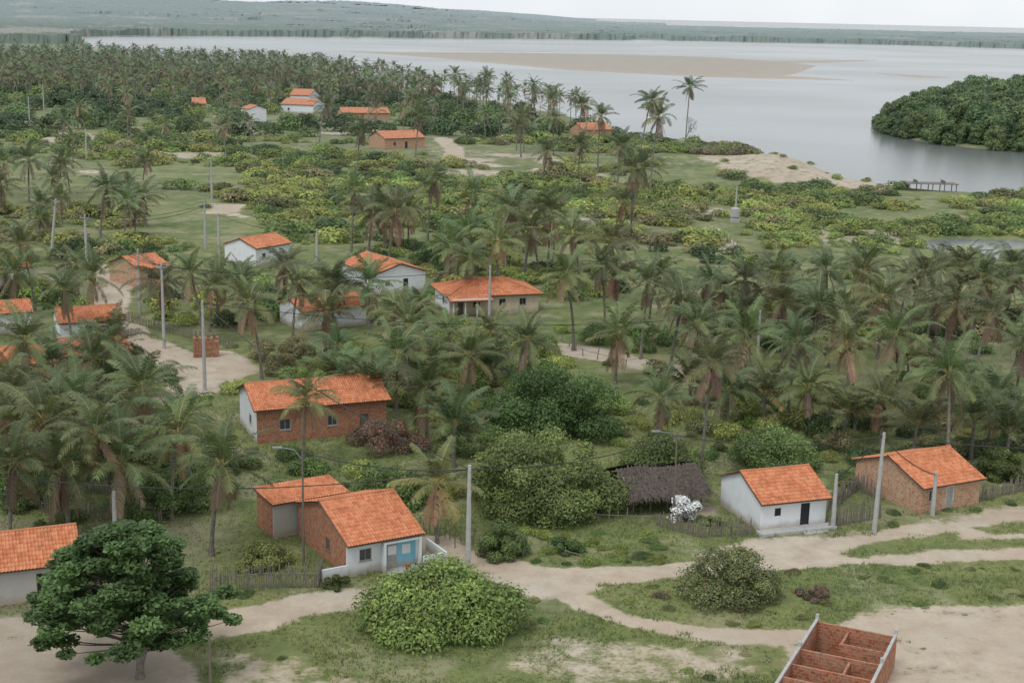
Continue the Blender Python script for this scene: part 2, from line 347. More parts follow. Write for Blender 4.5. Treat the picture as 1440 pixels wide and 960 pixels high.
# ------------------------------------------------------------------ palms
def palm_mesh(seed,h,nf=26,nl=42,L=4.3,lw=.085,young=False,lean=.08,dead=.15,ll0=1.0,ts=8,nuts=True):
    r=np.random.default_rng(seed); mb=MB()
    lx=h*lean*r.uniform(.3,1.6); t=np.linspace(0,1,9)
    P=np.stack([lx*t**1.8,.12*h*.1*np.sin(t*pi)*r.uniform(-1,1),-.4+(h+.4)*t],-1)
    rad=.17-.06*t; rad[0]=.29; rad[1]=.2
    cc=np.array([.26,.235,.20])[None]*r.uniform(.75,1.15)
    tube(mb,P,rad,ts,1,cc[0])
    top=P[-1]
    for i in range(nf):
        q=i/(nf-1); az=i*2.39996+r.uniform(-.35,.35)
        e=radians((84-q*(70 if young else 118))+r.uniform(-10,10))
        isdead=(not young) and q>1-dead
        Lf=L*r.uniform(.8,1.1)*(.78+.22*sin(pi*min(1,q*1.2+.15)))
        n=nl; s=np.linspace(0,1,n)
        dr=radians(r.uniform(40,85))*(1.0 if q<.7 else .7)
        if isdead: e=radians(r.uniform(-75,-50)); dr=radians(20)
        ang=np.maximum(e-dr*s**1.5,radians(-88)); tw=r.uniform(-.4,.4)*s
        T=np.stack([np.cos(ang)*np.cos(tw),np.cos(ang)*np.sin(tw),np.sin(ang)],-1)
        Q=np.cumsum(T,axis=0)*Lf/n
        S=np.cross(np.array([0,0,1.]),T); S/=np.linalg.norm(S,axis=1)[:,None]+1e-9; Nn=np.cross(T,S)
        roll=r.uniform(-.5,.5); S,Nn=S*cos(roll)+Nn*sin(roll),-S*sin(roll)+Nn*cos(roll)
        R=np.array([[cos(az),-sin(az),0],[sin(az),cos(az),0],[0,0,1]])
        Q=Q@R.T+top+R@np.array([.08,0,0]);T=T@R.T;S=S@R.T;Nn=Nn@R.T
        g=r.uniform(.62,1.32)
        if isdead: lc=np.array([.20,.15,.09])*g; rc=np.array([.24,.18,.11])
        else:
            y=np.clip((q-.3)*1.4,0,1)*r.uniform(0,1.)
            lc=(np.array([.082,.128,.043])*(1-y)+np.array([.19,.18,.065])*y)*g; rc=np.array([.27,.27,.09])*(1-.4*q)
        w=.05*(1-.8*s)
        ra=np.concatenate([Q-S*w[:,None],Q+S*w[:,None],Q-Nn*w[:,None]*.8]); ii=np.arange(n-1)
        Fr=np.concatenate([np.stack([ii,ii+1,ii+1+n,ii+n],-1),np.stack([ii,ii+1,ii+1+2*n,ii+2*n],-1)]); mb.add(ra,Fr,0,rc)
        k=s>.14; k&=(r.random(n)>.05)
        prof=np.maximum(np.sin(pi*(.16+.78*s)),.05)**.6
        vee=r.uniform(-.15,.3)
        for sg in(-1,1):
            b=Q[k];ln=(ll0*prof[k]*r.uniform(.85,1.1,k.sum()))[:,None]*(1. if not isdead else .8)
            D=T[k]*(.5+.35*s[k][:,None])+S[k]*sg*.85+Nn[k]*(vee+r.uniform(-.15,.15,(k.sum(),1)))+T[k]*r.uniform(-.1,.1,(k.sum(),1)); D/=np.linalg.norm(D,axis=1)[:,None]
            dp=r.uniform(.2,.5,(k.sum(),1))
            mid=b+D*ln*.5; mid[:,2]-=(ln*dp*.2)[:,0]; tip=b+D*ln*.9; tip[:,2]-=(ln*dp*1.0)[:,0]
            W=T[k]*lw*.5; mm=len(b)
            V=np.concatenate([b-W*.7,b+W*.7,mid-W,mid+W,tip]); ii=np.arange(mm)
            c=np.tile(lc,(mm,1))*r.uniform(.82,1.18,(mm,1))*(1.08 if sg>0 else .93); c5=np.concatenate([c,c,c,c,c*np.array([1.35,1.18,1.05])])
            mb.add(V,np.stack([ii,ii+mm,ii+3*mm,ii+2*mm],-1),0,c5)
            mb.F.append(np.stack([ii+2*mm,ii+3*mm,ii+4*mm],-1)+mb.n-5*mm); mb.M.append(np.zeros(mm))
    if nuts and not young:
        for i in range(9):
            a=r.uniform(0,2*pi); p=top+np.array([cos(a)*.28,sin(a)*.28,-r.uniform(.15,.55)])
            tube(mb,[p+[0,0,-.14],p+[0,0,-.07],p+[0,0,.07],p+[0,0,.14]],[.04,.12,.12,.04],6,1,(.20,.19,.05))
    return mb.build('coconut_palm',[PALML,BARK]),lx
NEAR={}; 
for h,yg in ((1.2,1),(3.0,1),(5.0,0),(7.0,0),(9.0,0),(11.5,0),(17.,0)):
    NEAR[h]=[palm_mesh(int(h*10)+s*7,h,young=bool(yg),nf=(15 if yg else 22),L=(4.0 if yg else 4.6),lean=(.13 if h>6 else .05)) for s in range(5 if 3<h<15 else 2)]
FARP={}
for h in (4.,7.,10.,14.,17.5):
    FARP[h]=[palm_mesh(500+int(h*10)+s*7,h,nf=16,nl=12,lw=.28,ts=5,nuts=False,L=4.5) for s in range(2)]
def place_palm(x,y,h,lib=NEAR,parent=None,tint=None,crown=True,name='coconut_palm',s=None,r=rng):
    hh=h/(s or 1.); hk=min(lib,key=lambda k:abs(k-hh)); me,lx=lib[hk][r.integers(len(lib[hk]))]
    s=s or np.clip(h/hk,.8,1.25); rz=r.uniform(0,2*pi)
    bx,by=(x-lx*s*cos(rz),y-lx*s*sin(rz)) if crown else (x,y)
    t=tint if tint is not None else np.array([1,1,1])*r.uniform(.78,1.22)*np.array([r.uniform(.88,1.3),1,r.uniform(.85,1.1)])
    obj(name,me,parent,(bx,by,zh(bx,by)),rz,(s,s,s*np.clip(h/(hk*s),.8,1.25)),t,tilt=(r.normal(0,.03),r.normal(0,.03)) if not crown else (0,0))
    return bx,by
# ------------------------------------------------------------------ bushes / trees
def rdir(r,n):
    v=r.normal(size=(n,3)); return v/np.linalg.norm(v,axis=1)[:,None]
def leafquads(mb,P,Nn,s,col,r,asp=.5,mat=0):
    n=len(P); t=np.cross(Nn,rdir(r,n)); t/=np.linalg.norm(t,axis=1)[:,None]+1e-9; b=np.cross(Nn,t)
    s=np.broadcast_to(s,(n,))[:,None]
    V=np.concatenate([P-t*s*.5,P+b*s*.5*asp,P+t*s*.5,P-b*s*.5*asp]); i=np.arange(n)
    mb.add(V,np.stack([i,i+n,i+2*n,i+3*n],-1),mat,np.concatenate([col]*4))
def bush_mesh(seed,rx,ry,hz,nl,n,ls,lr=(.35,.6),base=0.,trunk=False,flat=.8,tip=.35,asp=.55,stem=True,name='shrub',brown=0.,flower=0.,jag=.25):
    r=np.random.default_rng(seed); mb=MB()
    d=rdir(r,nl); d[:,2]=np.abs(d[:,2]); rad=r.uniform(.4,.92,nl)[:,None]**.7
    cz=(hz-base)
    Lr=r.uniform(lr[0],lr[1],nl)*min(rx,ry,cz)
    Cn=d*rad*np.array([rx,ry,cz])*np.array([.95,.95,.82]); Cn[:,2]+=base
    Cn[:,2]=np.maximum(Cn[:,2],base+Lr*.25)
    lobe=r.choice(nl,n,p=Lr**2/np.sum(Lr**2)); dd=rdir(r,n); flip=(dd[:,2]<-.2)&(r.random(n)<.6); dd[flip,2]*=-1
    rr=Lr[lobe]*(1+r.normal(0,jag*.5,n)-np.abs(r.normal(0,.12,n)))
    P=Cn[lobe]+dd*rr[:,None]*np.array([1,1,flat])
    keep=np.ones(n,bool)
    for q in range(nl):
        ds=np.linalg.norm((P-Cn[q])/np.array([1,1,flat]),axis=1)/Lr[q]; keep&=~((ds<.62)&(lobe!=q))
    keep&=P[:,2]>0.03
    P=P[keep];dd=dd[keep];lobe=lobe[keep];m=len(P)
    Nn=dd+r.normal(0,.45,(m,3))+np.array([0,0,.35]); Nn/=np.linalg.norm(Nn,axis=1)[:,None]
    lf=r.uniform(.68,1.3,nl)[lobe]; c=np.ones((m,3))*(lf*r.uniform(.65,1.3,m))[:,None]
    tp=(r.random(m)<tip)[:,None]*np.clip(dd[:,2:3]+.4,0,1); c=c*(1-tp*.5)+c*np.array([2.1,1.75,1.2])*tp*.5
    if brown: 
        bm=(r.random(m)<brown)[:,None]; c=np.where(bm,c*np.array([1.9,.85,1.2]),c)
    leafquads(mb,P,Nn,ls*r.uniform(.6,1.25,m),c,r,asp)
    if flower:
        k=int(m*flower); idx=r.integers(0,m,k); leafquads(mb,P[idx]+dd[idx]*.12,Nn[idx],ls*1.2,np.full((k,3),1.),r,.9,2)
    if stem:
        for q in range(0,nl,1 if trunk else 2):
            s0=np.array([r.uniform(-.15,.15)*(rx*.5 if not trunk else .2),r.uniform(-.15,.15)*(ry*.5 if not trunk else .2),-.2 if not trunk else base*.75])
            e=Cn[q]; mid=(s0+e)/2+r.normal(0,.12,3)*Lr[q]; mid[2]=s0[2]*.45+e[2]*.55
            R=.035*hz/2.5 if not trunk else .018*hz
            tube(mb,[s0,s0*.6+mid*.4,mid,e],[R*1.2,R,R*.7,R*.25],5,1,(.16,.13,.10))
        if trunk:
            tube(mb,[[0,0,-.3],[.03,0,.1],[0,.06,base*.5],[.1,0,base*.85]],[.05*hz,.034*hz,.028*hz,.024*hz],9,1,(.17,.145,.12))
    return mb
WHITEF=plain('white_petals',(.85,.85,.85),.6,.1)
MATS=[LEAF,BARK,WHITEF]
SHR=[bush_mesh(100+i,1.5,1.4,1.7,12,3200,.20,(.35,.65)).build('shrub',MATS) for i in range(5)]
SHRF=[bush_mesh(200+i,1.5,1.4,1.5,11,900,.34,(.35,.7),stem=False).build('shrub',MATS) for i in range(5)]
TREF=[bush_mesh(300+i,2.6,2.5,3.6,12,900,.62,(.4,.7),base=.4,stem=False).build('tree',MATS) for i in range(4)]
DK=(.055,.095,.027); MD=(.088,.145,.035); BR=(.145,.205,.042); YG=(.205,.24,.058); OL=(.12,.135,.05); BN=(.13,.11,.07); DD=(.038,.074,.023); DY=(.18,.175,.08)
def bigbush(name,ul,ur,vt,vb,color,leaf=.24,n=26000,nl=34,seed=1,ryf=.8,trunk=False,base=0.,hz=None,lr=(.25,.42),flat=.85,tip=.35,brown=0.,flower=0.,asp=.55,hscale=1.,jag=.25):
    u=(ul+ur)/2; a=G(ul,vb);b=G(ur,vb); rx=np.linalg.norm(b-a)/2; ry=rx*ryf
    f=G(u,vb); cx,cy=f[0],f[1]+ry*.8
    if trunk: cx,cy=G(u,vb)
    if hz is None:
        lo,hi=.5,25
        for _ in range(30):
            mdl=(lo+hi)/2
            if PR(cx,cy+ry*.15,mdl)[1]>vt: lo=mdl
            else: hi=mdl
        hz=lo*hscale
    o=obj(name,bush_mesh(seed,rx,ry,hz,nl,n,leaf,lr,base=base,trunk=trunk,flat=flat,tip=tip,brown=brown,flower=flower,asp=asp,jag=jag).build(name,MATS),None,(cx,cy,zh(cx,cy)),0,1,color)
    KO.append((cx,cy,max(rx,ry)*.85)); return o
KO=[]   # keep-out circles for scattering
# ------------------------------------------------------------------ houses
def wall(mb,p,d,L,h,th,inn,mat,ops,rot):
    xs=sorted({0,L,*[o[0] for o in ops],*[o[1] for o in ops]}); zs=sorted({-.4,h,*[o[2] for o in ops],*[o[3] for o in ops]})
    for a,b in zip(xs,xs[1:]):
        for c,e in zip(zs,zs[1:]):
            if any(o[0]<=a+1e-6 and b<=o[1]+1e-6 and o[2]<=c+1e-6 and e<=o[3]+1e-6 for o in ops): continue
            t0,t1=sorted((0,inn*th))
            if d=='x': box(mb,(p[0]+a,p[1]+t0,c),(p[0]+b,p[1]+t1,e),mat)
            else: box(mb,(p[0]+t0,p[1]+a,c),(p[0]+t1,p[1]+b,e),mat)
def fill(par,k,d,p,inn,o):
    a,b,c,e=o[:4]; kind=o[4]; mb=MB()
    def bx(x0,x1,z0,z1,t0,t1,m):
        t0,t1=sorted((inn*t0,inn*t1))
        if d=='x': box(mb,(p[0]+x0,p[1]+t0,z0),(p[0]+x1,p[1]+t1,z1),m)
        else: box(mb,(p[0]+t0,p[1]+x0,z0),(p[0]+t1,p[1]+x1,z1),m)
    mats={'dark':[DARK,WOOD],'window':[GLASS,DOORG],'shutter':[WOOD,WOOD],'bluedoor':[DARK,DBLUE],'greydoor':[DOORG,WHITE],'wooddoor':[WOOD,WOOD],'darkwin':[DARK,DOORG]}[kind]
    w=.06
    bx(a+w,b-w,c+(w if 'door' not in kind else 0),e-w,.09,.12,0)
    bx(a,a+w,c,e,.02,.11,1);bx(b-w,b,c,e,.02,.11,1);bx(a+w,b-w,e-w,e,.02,.11,1)
    if 'door' not in kind and kind!='dark':
        bx(a+w,b-w,c,c+w,.02,.11,1); bx((a+b)/2-.02,(a+b)/2+.02,c+w,e-w,.04,.085,1); bx(a-.05,b+.05,c-.07,c-.002,-.06,-.003,1)
    obj(('door_' if 'door' in kind or kind=='dark' else 'window_')+str(k),mb.build('opening',mats),par)
def slope(mb,p00,p10,p01,p11,th=.05,per=.24,row=.42,detail=True):
    p00,p10,p01,p11=[np.array(q,float) for q in(p00,p10,p01,p11)]
    W=max(np.linalg.norm(p10-p00),np.linalg.norm(p11-p01)); Ls=np.linalg.norm((p01+p11)/2-(p00+p10)/2)
    nx=max(2,int(W/per)*(4 if detail else 1)); nr=max(2,int(Ls/row)); nrm=np.cross(p10-p00,p01-p00)
    if np.linalg.norm(nrm)<1e-6: nrm=np.cross(p10-p00,p11-p00)
    nrm/=np.linalg.norm(nrm)
    if nrm[2]<0: nrm=-nrm
    u=np.linspace(0,1,nx+1); rows=[]
    for q in range(nr): rows+=[(q/nr,.03),( (q+1)/nr-1e-3,0.0)]
    vv=np.array([q[0] for q in rows]); off=np.array([q[1] for q in rows])
    Ug,Vg=np.meshgrid(u,vv); P=((p00*(1-Ug[...,None])+p10*Ug[...,None])*(1-Vg[...,None])+(p01*(1-Ug[...,None])+p11*Ug[...,None])*Vg[...,None])
    cor=.045*np.cos(Ug*W/per*2*pi) if detail else 0
    sag=.05*np.sin(Ug*pi*2.3+Ls)*np.sin(Vg*pi)-.06*np.sin(Vg*pi)*np.sin(Ug*pi)
    P=P+nrm*(off[:,None]+cor+th+sag*.6)[...,None]
    m,n=Ug.shape; i=np.arange(m-1)[:,None]*n; j=np.arange(n-1)[None]
    mb.add(P.reshape(-1,3),np.stack([i+j,i+j+1,i+n+j+1,i+n+j],-1).reshape(-1,4),0,(1,1,1),np.stack([Ug*W,Vg*Ls],-1).reshape(-1,2))
    c=[p00,p10,p11,p01]; V=[q-nrm*.06 for q in c]+[q-nrm*.1 for q in c]
    mb.add(V,[[0,1,2,3],[4,7,6,5],[0,4,5,1],[1,5,6,2],[2,6,7,3],[3,7,4,0]],1,(1,1,1),np.zeros((8,2)))
def house(name,A,B,depth,h=2.7,rise=1.4,ridge='x',mats=None,front=(),left=(),right=(),over=.4,roof=None,W=None,rf=.5,detail=True,extra=None,side_over=.25,vis=True):
    A=np.array(A);B=np.array(B); d=B-A; W=W or float(np.linalg.norm(d)); ang=atan2(d[1],d[0]); z=zh(*((A+B)/2))
    par=empty(name,(A[0],A[1],z),ang)
    ml=mats or dict(front=WHITE,left=WHITE,right=WHITE,back=WHITE); order=['front','left','right','back']; mm=[ml.get(k,ml['front']) for k in order]
    mb=MB(); th=.15
    wall(mb,(0,0),'x',W,h,th,1,0,front,0); wall(mb,(0,depth),'x',W,h,th,-1,3,(),0)
    o2=[(a-th,b-th,c,e,k) for a,b,c,e,k in left]; wall(mb,(0,th),'y',depth-2*th,h,th,1,1,o2,0)
    o3=[(a-th,b-th,c,e,k) for a,b,c,e,k in right]; wall(mb,(W,th),'y',depth-2*th,h,th,-1,2,o3,0)
    ry=depth*rf
    def tri(pts,mat,ax):
        pts=np.array(pts,float); o=np.zeros(3); o[0 if ax=='x' else 1]=.15
        if ax=='x' and pts[0][0]>0.1: o=-o
        if ax=='y' and pts[0][1]>0.1: o=-o
        V=np.concatenate([pts,pts+o]); c=(1 if ax=='x' else 0); uv=V[:,[c,2]]
        for f in ([0,1,2],[3,5,4]): mb.add(V[f],[[0,1,2]],mat,(1,1,1),uv[f])
        for f in ([0,3,4,1],[1,4,5,2],[2,5,3,0]): mb.add(V[f],[[0,1,2,3]],mat,(1,1,1),uv[f])
    if ridge=='x':
        tri([(0,0,h),(0,depth,h),(0,ry,h+rise-.02)],1,'x'); tri([(W,0,h),(W,depth,h),(W,ry,h+rise-.02)],2,'x')
    elif ridge=='y':
        tri([(0,0,h),(W,0,h),(W/2,0,h+rise-.02)],0,'y'); tri([(0,depth,h),(W,depth,h),(W/2,depth,h+rise-.02)],3,'y')
    obj('walls',mb.build('walls',mm),par)
    rb=MB(); so=side_over; q=.1
    if ridge=='x':
        ef=h-over*rise/ry+q; eb=h-over*rise/(depth-ry)+q
        slope(rb,(-so,-over,ef),(W+so,-over,ef),(-so,ry,h+rise+q),(W+so,ry,h+rise+q),detail=detail)
        slope(rb,(W+so,depth+over,eb),(-so,depth+over,eb),(W+so,ry,h+rise+q),(-so,ry,h+rise+q),detail=detail)
        tube(rb,[(-so,ry,h+rise+.14),(W/2,ry,h+rise+.11),(W+so,ry,h+rise+.14)],.12,8,0)
    elif ridge=='y':
        e=h-over*rise/(W/2)+q
        slope(rb,(-over,depth+so,e),(-over,-so,e),(W/2,depth+so,h+rise+q),(W/2,-so,h+rise+q),detail=detail)
        slope(rb,(W+over,-so,e),(W+over,depth+so,e),(W/2,-so,h+rise+q),(W/2,depth+so,h+rise+q),detail=detail)
        tube(rb,[(W/2,-so,h+rise+.15),(W/2,depth/2,h+rise+.13),(W/2,depth+so,h+rise+.15)],.12,8,0)
    elif ridge=='hip':
        e=h-over*.4+q; k=min(depth/2,W/2-.5); a=(-over,-over,e);b=(W+over,-over,e);c=(W+over,depth+over,e);dd=(-over,depth+over,e);r1=(k,depth/2,h+rise+q);r2=(W-k,depth/2,h+rise+q)
        slope(rb,a,b,r1,r2,detail=detail);slope(rb,c,dd,r2,r1,detail=detail)
        slope(rb,dd,a,r1,r1,detail=detail);slope(rb,b,c,r2,r2,detail=detail)
        for s_,e_ in ((r1,r2),(a,r1),(b,r2),(c,r2),(dd,r1)):
            p=np.array(s_)+[0,0,.06];q_=np.array(e_)+[0,0,.07]; tube(rb,[p,(p+q_)/2,q_],.10,7,0)
    elif ridge=='shed':
        slope(rb,(-so,-over,h+.1),(W+so,-over,h+.1),(-so,depth+over,h+rise+.1),(W+so,depth+over,h+rise+.1),detail=detail)
    obj('roof',rb.build('roof',[roof or TILE,WOOD]),par)
    for k,o in enumerate(front): fill(par,k,'x',(0,0),1,o)
    for k,o in enumerate(left): fill(par,10+k,'y',(0,0),1,o)
    for k,o in enumerate(right): fill(par,20+k,'y',(W,0),-1,o)
    cpt=(A+B)/2+np.array([-d[1],d[0]])/np.linalg.norm(d)*depth/2
    KO.append((cpt[0],cpt[1],max(W,depth)*.62))
    if extra: extra(par,W,depth)
    if vis:
        us=[];
        for (x_,y_) in ((0,0),(W,0),(0,depth),(W,depth)):
            wx=A[0]+cos(ang)*x_-sin(ang)*y_; wy=A[1]+sin(ang)*x_+cos(ang)*y_
            us+= [PR(wx,wy,0),PR(wx,wy,h)]
        us=np.array(us); VIEW.append((us[:,0].min(),us[:,0].max(),us[:,1].min(),us[:,1].max()-(us[:,1].max()-us[:,1].min())*.15,cpt[1]-depth/2))
    return par
VIEW=[]
def part(par,name,a,b,mat):
    mb=MB(); box(mb,a,b,0); return obj(name,mb.build(name,[mat]),par)
W_=dict(front=WHITE)
def ex1(par,W,D):
    part(par,'porch_slab',(-.4,-1.1,-.3),(W+.5,-.003,.22),CONC); part(par,'porch_step',(W*.55,-1.6,-.3),(W*.9,-1.103,.08),CONC)
house('white_house',G(1068,748),G(1160,738),7.0,2.6,1.45,'x',W_,front=[(1.3,1.9,1.25,1.95,'dark'),(3.75,4.6,.23,2.15,'bluedoor')],over=.5,extra=ex1)
house('brick_house',G(1293,723),G(1376,708),8.4,2.45,1.5,'x',dict(front=BRICKP,left=BRICKP,right=BRICKP,back=BRICKP),front=[(.9,1.6,1.0,2.0,'window'),(2.9,3.8,0,2.1,'greydoor')],over=.45)
def ex3(par,W,D):
    mb=MB(); box(mb,(W+.003,-.9,-.3),(W+1.9,-.75,.95),0); box(mb,(W+1.9,-.9,-.3),(W+2.05,2.5,.95),0); box(mb,(-2.0,-.1,-.3),(-.003,.05,1.0),0); obj('garden_wall',mb.build('garden_wall',[WHITE]),par)
    part(par,'porch_floor',(3.0,-1.2,-.3),(W,-.003,.12),CONC)
    mb=MB(); tube(mb,[(4.6,-.9,.12),(4.6,-.9,.5),(4.6,-.9,.62)],[.16,.22,.24],10); obj('planter',mb.build('planter',[TILE2]),par)
    mb=MB(); box(mb,(3.0,-.012,-.2),(W-.25,-.003,2.3),0); obj('blue_facade',mb.build('blue_facade',[BLUE]),par)
    mb=MB(); box(mb,(3.25,-.055,.12),(4.1,-.014,2.1),0); box(mb,(3.33,-.06,1.2),(4.02,-.056,1.9),1); obj('door_front',mb.build('door_front',[DOORG,WHITE]),par)
    mb=MB(); box(mb,(4.5,-.05,1.1),(5.2,-.014,1.85),0); obj('window_front',mb.build('window_front',[WHITE]),par)
    mb=MB(); box(mb,(2.75,-.6,-.2),(2.95,-.003,2.3),0); box(mb,(W-.2,-.6,-.2),(W,-.42,2.3),0); box(mb,(2.75,-.6,2.3),(W,-.42,2.46),0); obj('porch_columns',mb.build('porch_columns',[WHITE]),par)
A3,B3=G(488,812),G(588,793)
house('brick_house',A3,B3,9.6,2.8,1.6,'x',dict(front=WHITE,left=BRICK,right=WHITE,back=BRICK),front=[(1.0,2.0,1.1,2.05,'window')],left=[(3.2,4.0,.9,1.9,'shutter')],over=.7,extra=ex3)
house('brick_house',G(385,757),G(487,738),3.4,2.8,.3,'shed',dict(front=GREY,left=BRICK,right=GREY,back=BRICK),over=.35)
house('brick_house',G(362,624),G(543,607),8.0,3.5,1.45,'x',dict(front=BRICK,left=WHITE,right=BRICK,back=BRICK),front=[(2.2,3.3,1.2,2.3,'window'),(7.0,8.0,1.2,2.3,'window'),(10.3,11.2,0,2.1,'wooddoor')],left=[(2.5,3.5,1.2,2.2,'darkwin')],over=.5,side_over=.4)
house('white_house',G(528,415),G(598,409),12,3.0,1.3,'y',W_,front=[(4.6,5.4,0,2.1,'bluedoor'),(1.6,2.4,1.2,2.0,'darkwin')],left=[(3,4,1.2,2.1,'darkwin')],over=.5)
def exc(par,W,D):
    mb=MB()
    for x in (.1,1.8,3.5,5.2): tube(mb,[(x,-1.9,-.2),(x,-1.9,1.3),(x,-1.9,2.45)],.11,8)
    box(mb,(0,-2.0,2.45),(5.3,-1.8,2.6),0); obj('porch_columns',mb.build('porch_columns',[WHITE]),par)
    rb=MB(); slope(rb,(-.5,-2.4,2.35),(5.7,-2.4,2.35),(-.5,-.35,2.75),(5.7,-.35,2.75)); obj('porch_roof',rb.build('porch_roof',[TILE,WOOD]),par)
house('cream_house',G(632,443),G(757,438),8.5,2.8,1.4,'hip',dict(front=CREAM,left=WHITE,right=CREAM,back=CREAM),front=[(1.2,2.0,0,2.1,'wooddoor'),(3.4,4.4,1,2.0,'darkwin'),(7.2,8.2,1.1,2.1,'darkwin'),(10.2,11.2,1.1,2.1,'darkwin')],left=[(3,4,1,2,'darkwin')],over=.6,extra=exc)
house('white_house',G(360,375),G(408,366),7,3.0,1.2,'x',W_,front=[(1.5,2.3,1.1,2,'darkwin')])
house('brick_house',G(196,404),G(238,398),8,2.8,1.3,'x',dict(front=BRICKP,left=BRICKP,right=BRICKP,back=BRICKP),front=[(1.5,2.4,1.1,2,'darkwin')])
house('white_house',G(425,466),G(515,456),7,2.6,1.0,'x',W_,front=[(3,4,1.1,2.1,'darkwin')])
house('white_house',G(85,484),G(172,478),6,2.6,1.2,'x',W_,front=[(3,4,1.1,2.1,'darkwin')],vis=False)
house('brick_house',G(95,532),G(185,522),6.5,2.6,1.2,'x',dict(front=BRICKP),front=[(3,4,1.1,2.1,'darkwin')],roof=TILE2,vis=False)
house('brick_house',G(-20,548),G(75,540),6,2.6,1.2,'x',dict(front=BRICKP),vis=False)
house('white_house',G(-25,404),G(42,398),6,2.6,1.0,'x',W_,vis=False)
house('white_house',G(-10,470),G(45,466),5,2.6,1.0,'x',W_,vis=False)
house('white_house',G(-80,862),G(112,838),6.2,2.7,1.5,'x',dict(front=GREY,left=GREY,right=GREY,back=GREY),front=[(6.2,7.3,0,2.1,'dark')],roof=TILE)
house('brick_house',G(541,211),G(597,209),10,3.2,1.8,'x',dict(front=BRICKP),front=[(3,4,1,2,'darkwin'),(7,8,0,2.1,'dark')],detail=False)
house('white_house',G(395,158),G(440,160),12,3.4,2.0,'x',W_,front=[(3,4,1,2,'darkwin')],detail=False)
house('white_house',G(408,146),G(436,147),12,4,2.4,'x',W_,detail=False)
house('brick_house',G(482,170),G(548,170),11,2.8,1.7,'x',dict(front=BRICKP),detail=False,vis=False)
house('brick_house',G(820,194),G(860,193),9,3.0,2.0,'x',dict(front=BRICKP),detail=False,vis=False)
house('brick_house',G(272,156),G(290,156),9,3,2.,'x',dict(front=BRICKP),detail=False,vis=False)
house('white_house',G(340,170),G(350,172),7,5,1.2,'x',W_,detail=False,vis=False)
def thatch():
    A=G(890,722);B=G(985,716); d=B-A; W=np.linalg.norm(d); par=empty('thatched_shed',(A[0],A[1],zh(*A)),atan2(d[1],d[0])); mb=MB(); r=np.random.default_rng(3); D=6.5
    for (y0,z0,y1,z1) in ((-.6,1.7,D/2,3.1),(D+.6,1.7,D/2,3.1)):
        n=3400; t=r.random(n); x=r.uniform(-.6,W+.6,n); ln=r.uniform(.5,1.0,n); yy=y0+(y1-y0)*t; zz=z0+(z1-z0)*t+r.normal(0,.07,n)+.12*np.sin(x*1.3)
        dy=(y0-y1);dz=(z0-z1);q=sqrt(dy*dy+dz*dz);dy/=q;dz/=q; jx=r.normal(0,.25,n); w=.05
        V=np.concatenate([np.stack([x-w,yy,zz],-1),np.stack([x+w,yy,zz],-1),np.stack([x+w*.3+jx,yy+dy*ln,zz+dz*ln-.05],-1),np.stack([x-w*.3+jx,yy+dy*ln,zz+dz*ln-.05],-1)]); i=np.arange(n)
        mb.add(V,np.stack([i,i+n,i+2*n,i+3*n],-1),0)
        mb.add([(-.6,y0,z0-.16),(W+.6,y0,z0-.16),(W+.6,y1,z1-.16),(-.6,y1,z1-.16)],[[0,1,2,3]],0)
    obj('thatch_roof',mb.build('thatch_roof',[THATCH]),par)
    mb=MB()
    for x in np.linspace(0,W,5):
        for y in(0,D): tube(mb,[(x,y,-.3),(x+.03,y,.8),(x,y,1.75)],.07,6)
    box(mb,(0,D-.06,0),(W,D,1.6)); obj('posts',mb.build('posts',[WOOD]),par); KO.append((A[0]+W/2,A[1]+D/2,5.5)); VIEW.append((880,985,665,720,A[1]))
thatch()
def unfinished():
    hh=2.3; BL=C(1148,870,hh); FL=C(1092,958,hh); ey=(BL-FL)/np.linalg.norm(BL-FL); ex=np.array([ey[1],-ey[0]]); W=5.3; D=13; A=BL-ey*D
    par=empty('unfinished_brick_building',(A[0],A[1],0),atan2(ex[1],ex[0])); mb=MB(); t=.15
    box(mb,(0,0,-.3),(t,D,hh)); box(mb,(W-t,0,-.3),(W,D,hh)); box(mb,(t,D-t,-.3),(W-t,D,hh-.12))
    for y,x0,x1,z in ((D-2.6,2.1,W-t,hh-.25),(D-4.9,t,W-t,hh-.1),(D-7.2,t,W-t,hh-.15),(D-9.5,t,W-t,hh)): box(mb,(x0,y,-.3),(x1,y+t,z))
    box(mb,(2.1,D-2.6+t,-.3),(2.25,D-t,hh-.4)); box(mb,(3.2,D-7.2+t,-.3),(3.35,D-4.9,hh-.3))
    obj('brick_walls',mb.build('brick_walls',[BRICK]),par)
    mb=MB(); box(mb,(-.02,-.02,hh),(t+.02,D+.02,hh+.1)); box(mb,(W-t-.02,-.02,hh),(W+.02,D+.02,hh+.1))
    for x,y in((0,D-t),(W-t,D-t),(0,D-4.9),(W-t,D-4.9)): box(mb,(x-.03,y-.03,hh+.1),(x+t+.03,y+t+.03,hh+.4))
    box(mb,(W+.003,D-6.5,-.3),(W+1.6,D-6.3,.35)); box(mb,(W+1.45,D-9.6,-.3),(W+1.6,D-6.5,.35)); obj('concrete_beams',mb.build('concrete_beams',[CONC]),par)
    mb=MB(); box(mb,(t,t,-.3),(W-t,D-t,.06)); obj('floor',mb.build('floor',[plain('sandy_floor',(.3,.2,.13))]),par)
    KO.append((A[0]+ex[0]*W/2+ey[0]*D/2,A[1]+ey[1]*D/2,7))
unfinished()
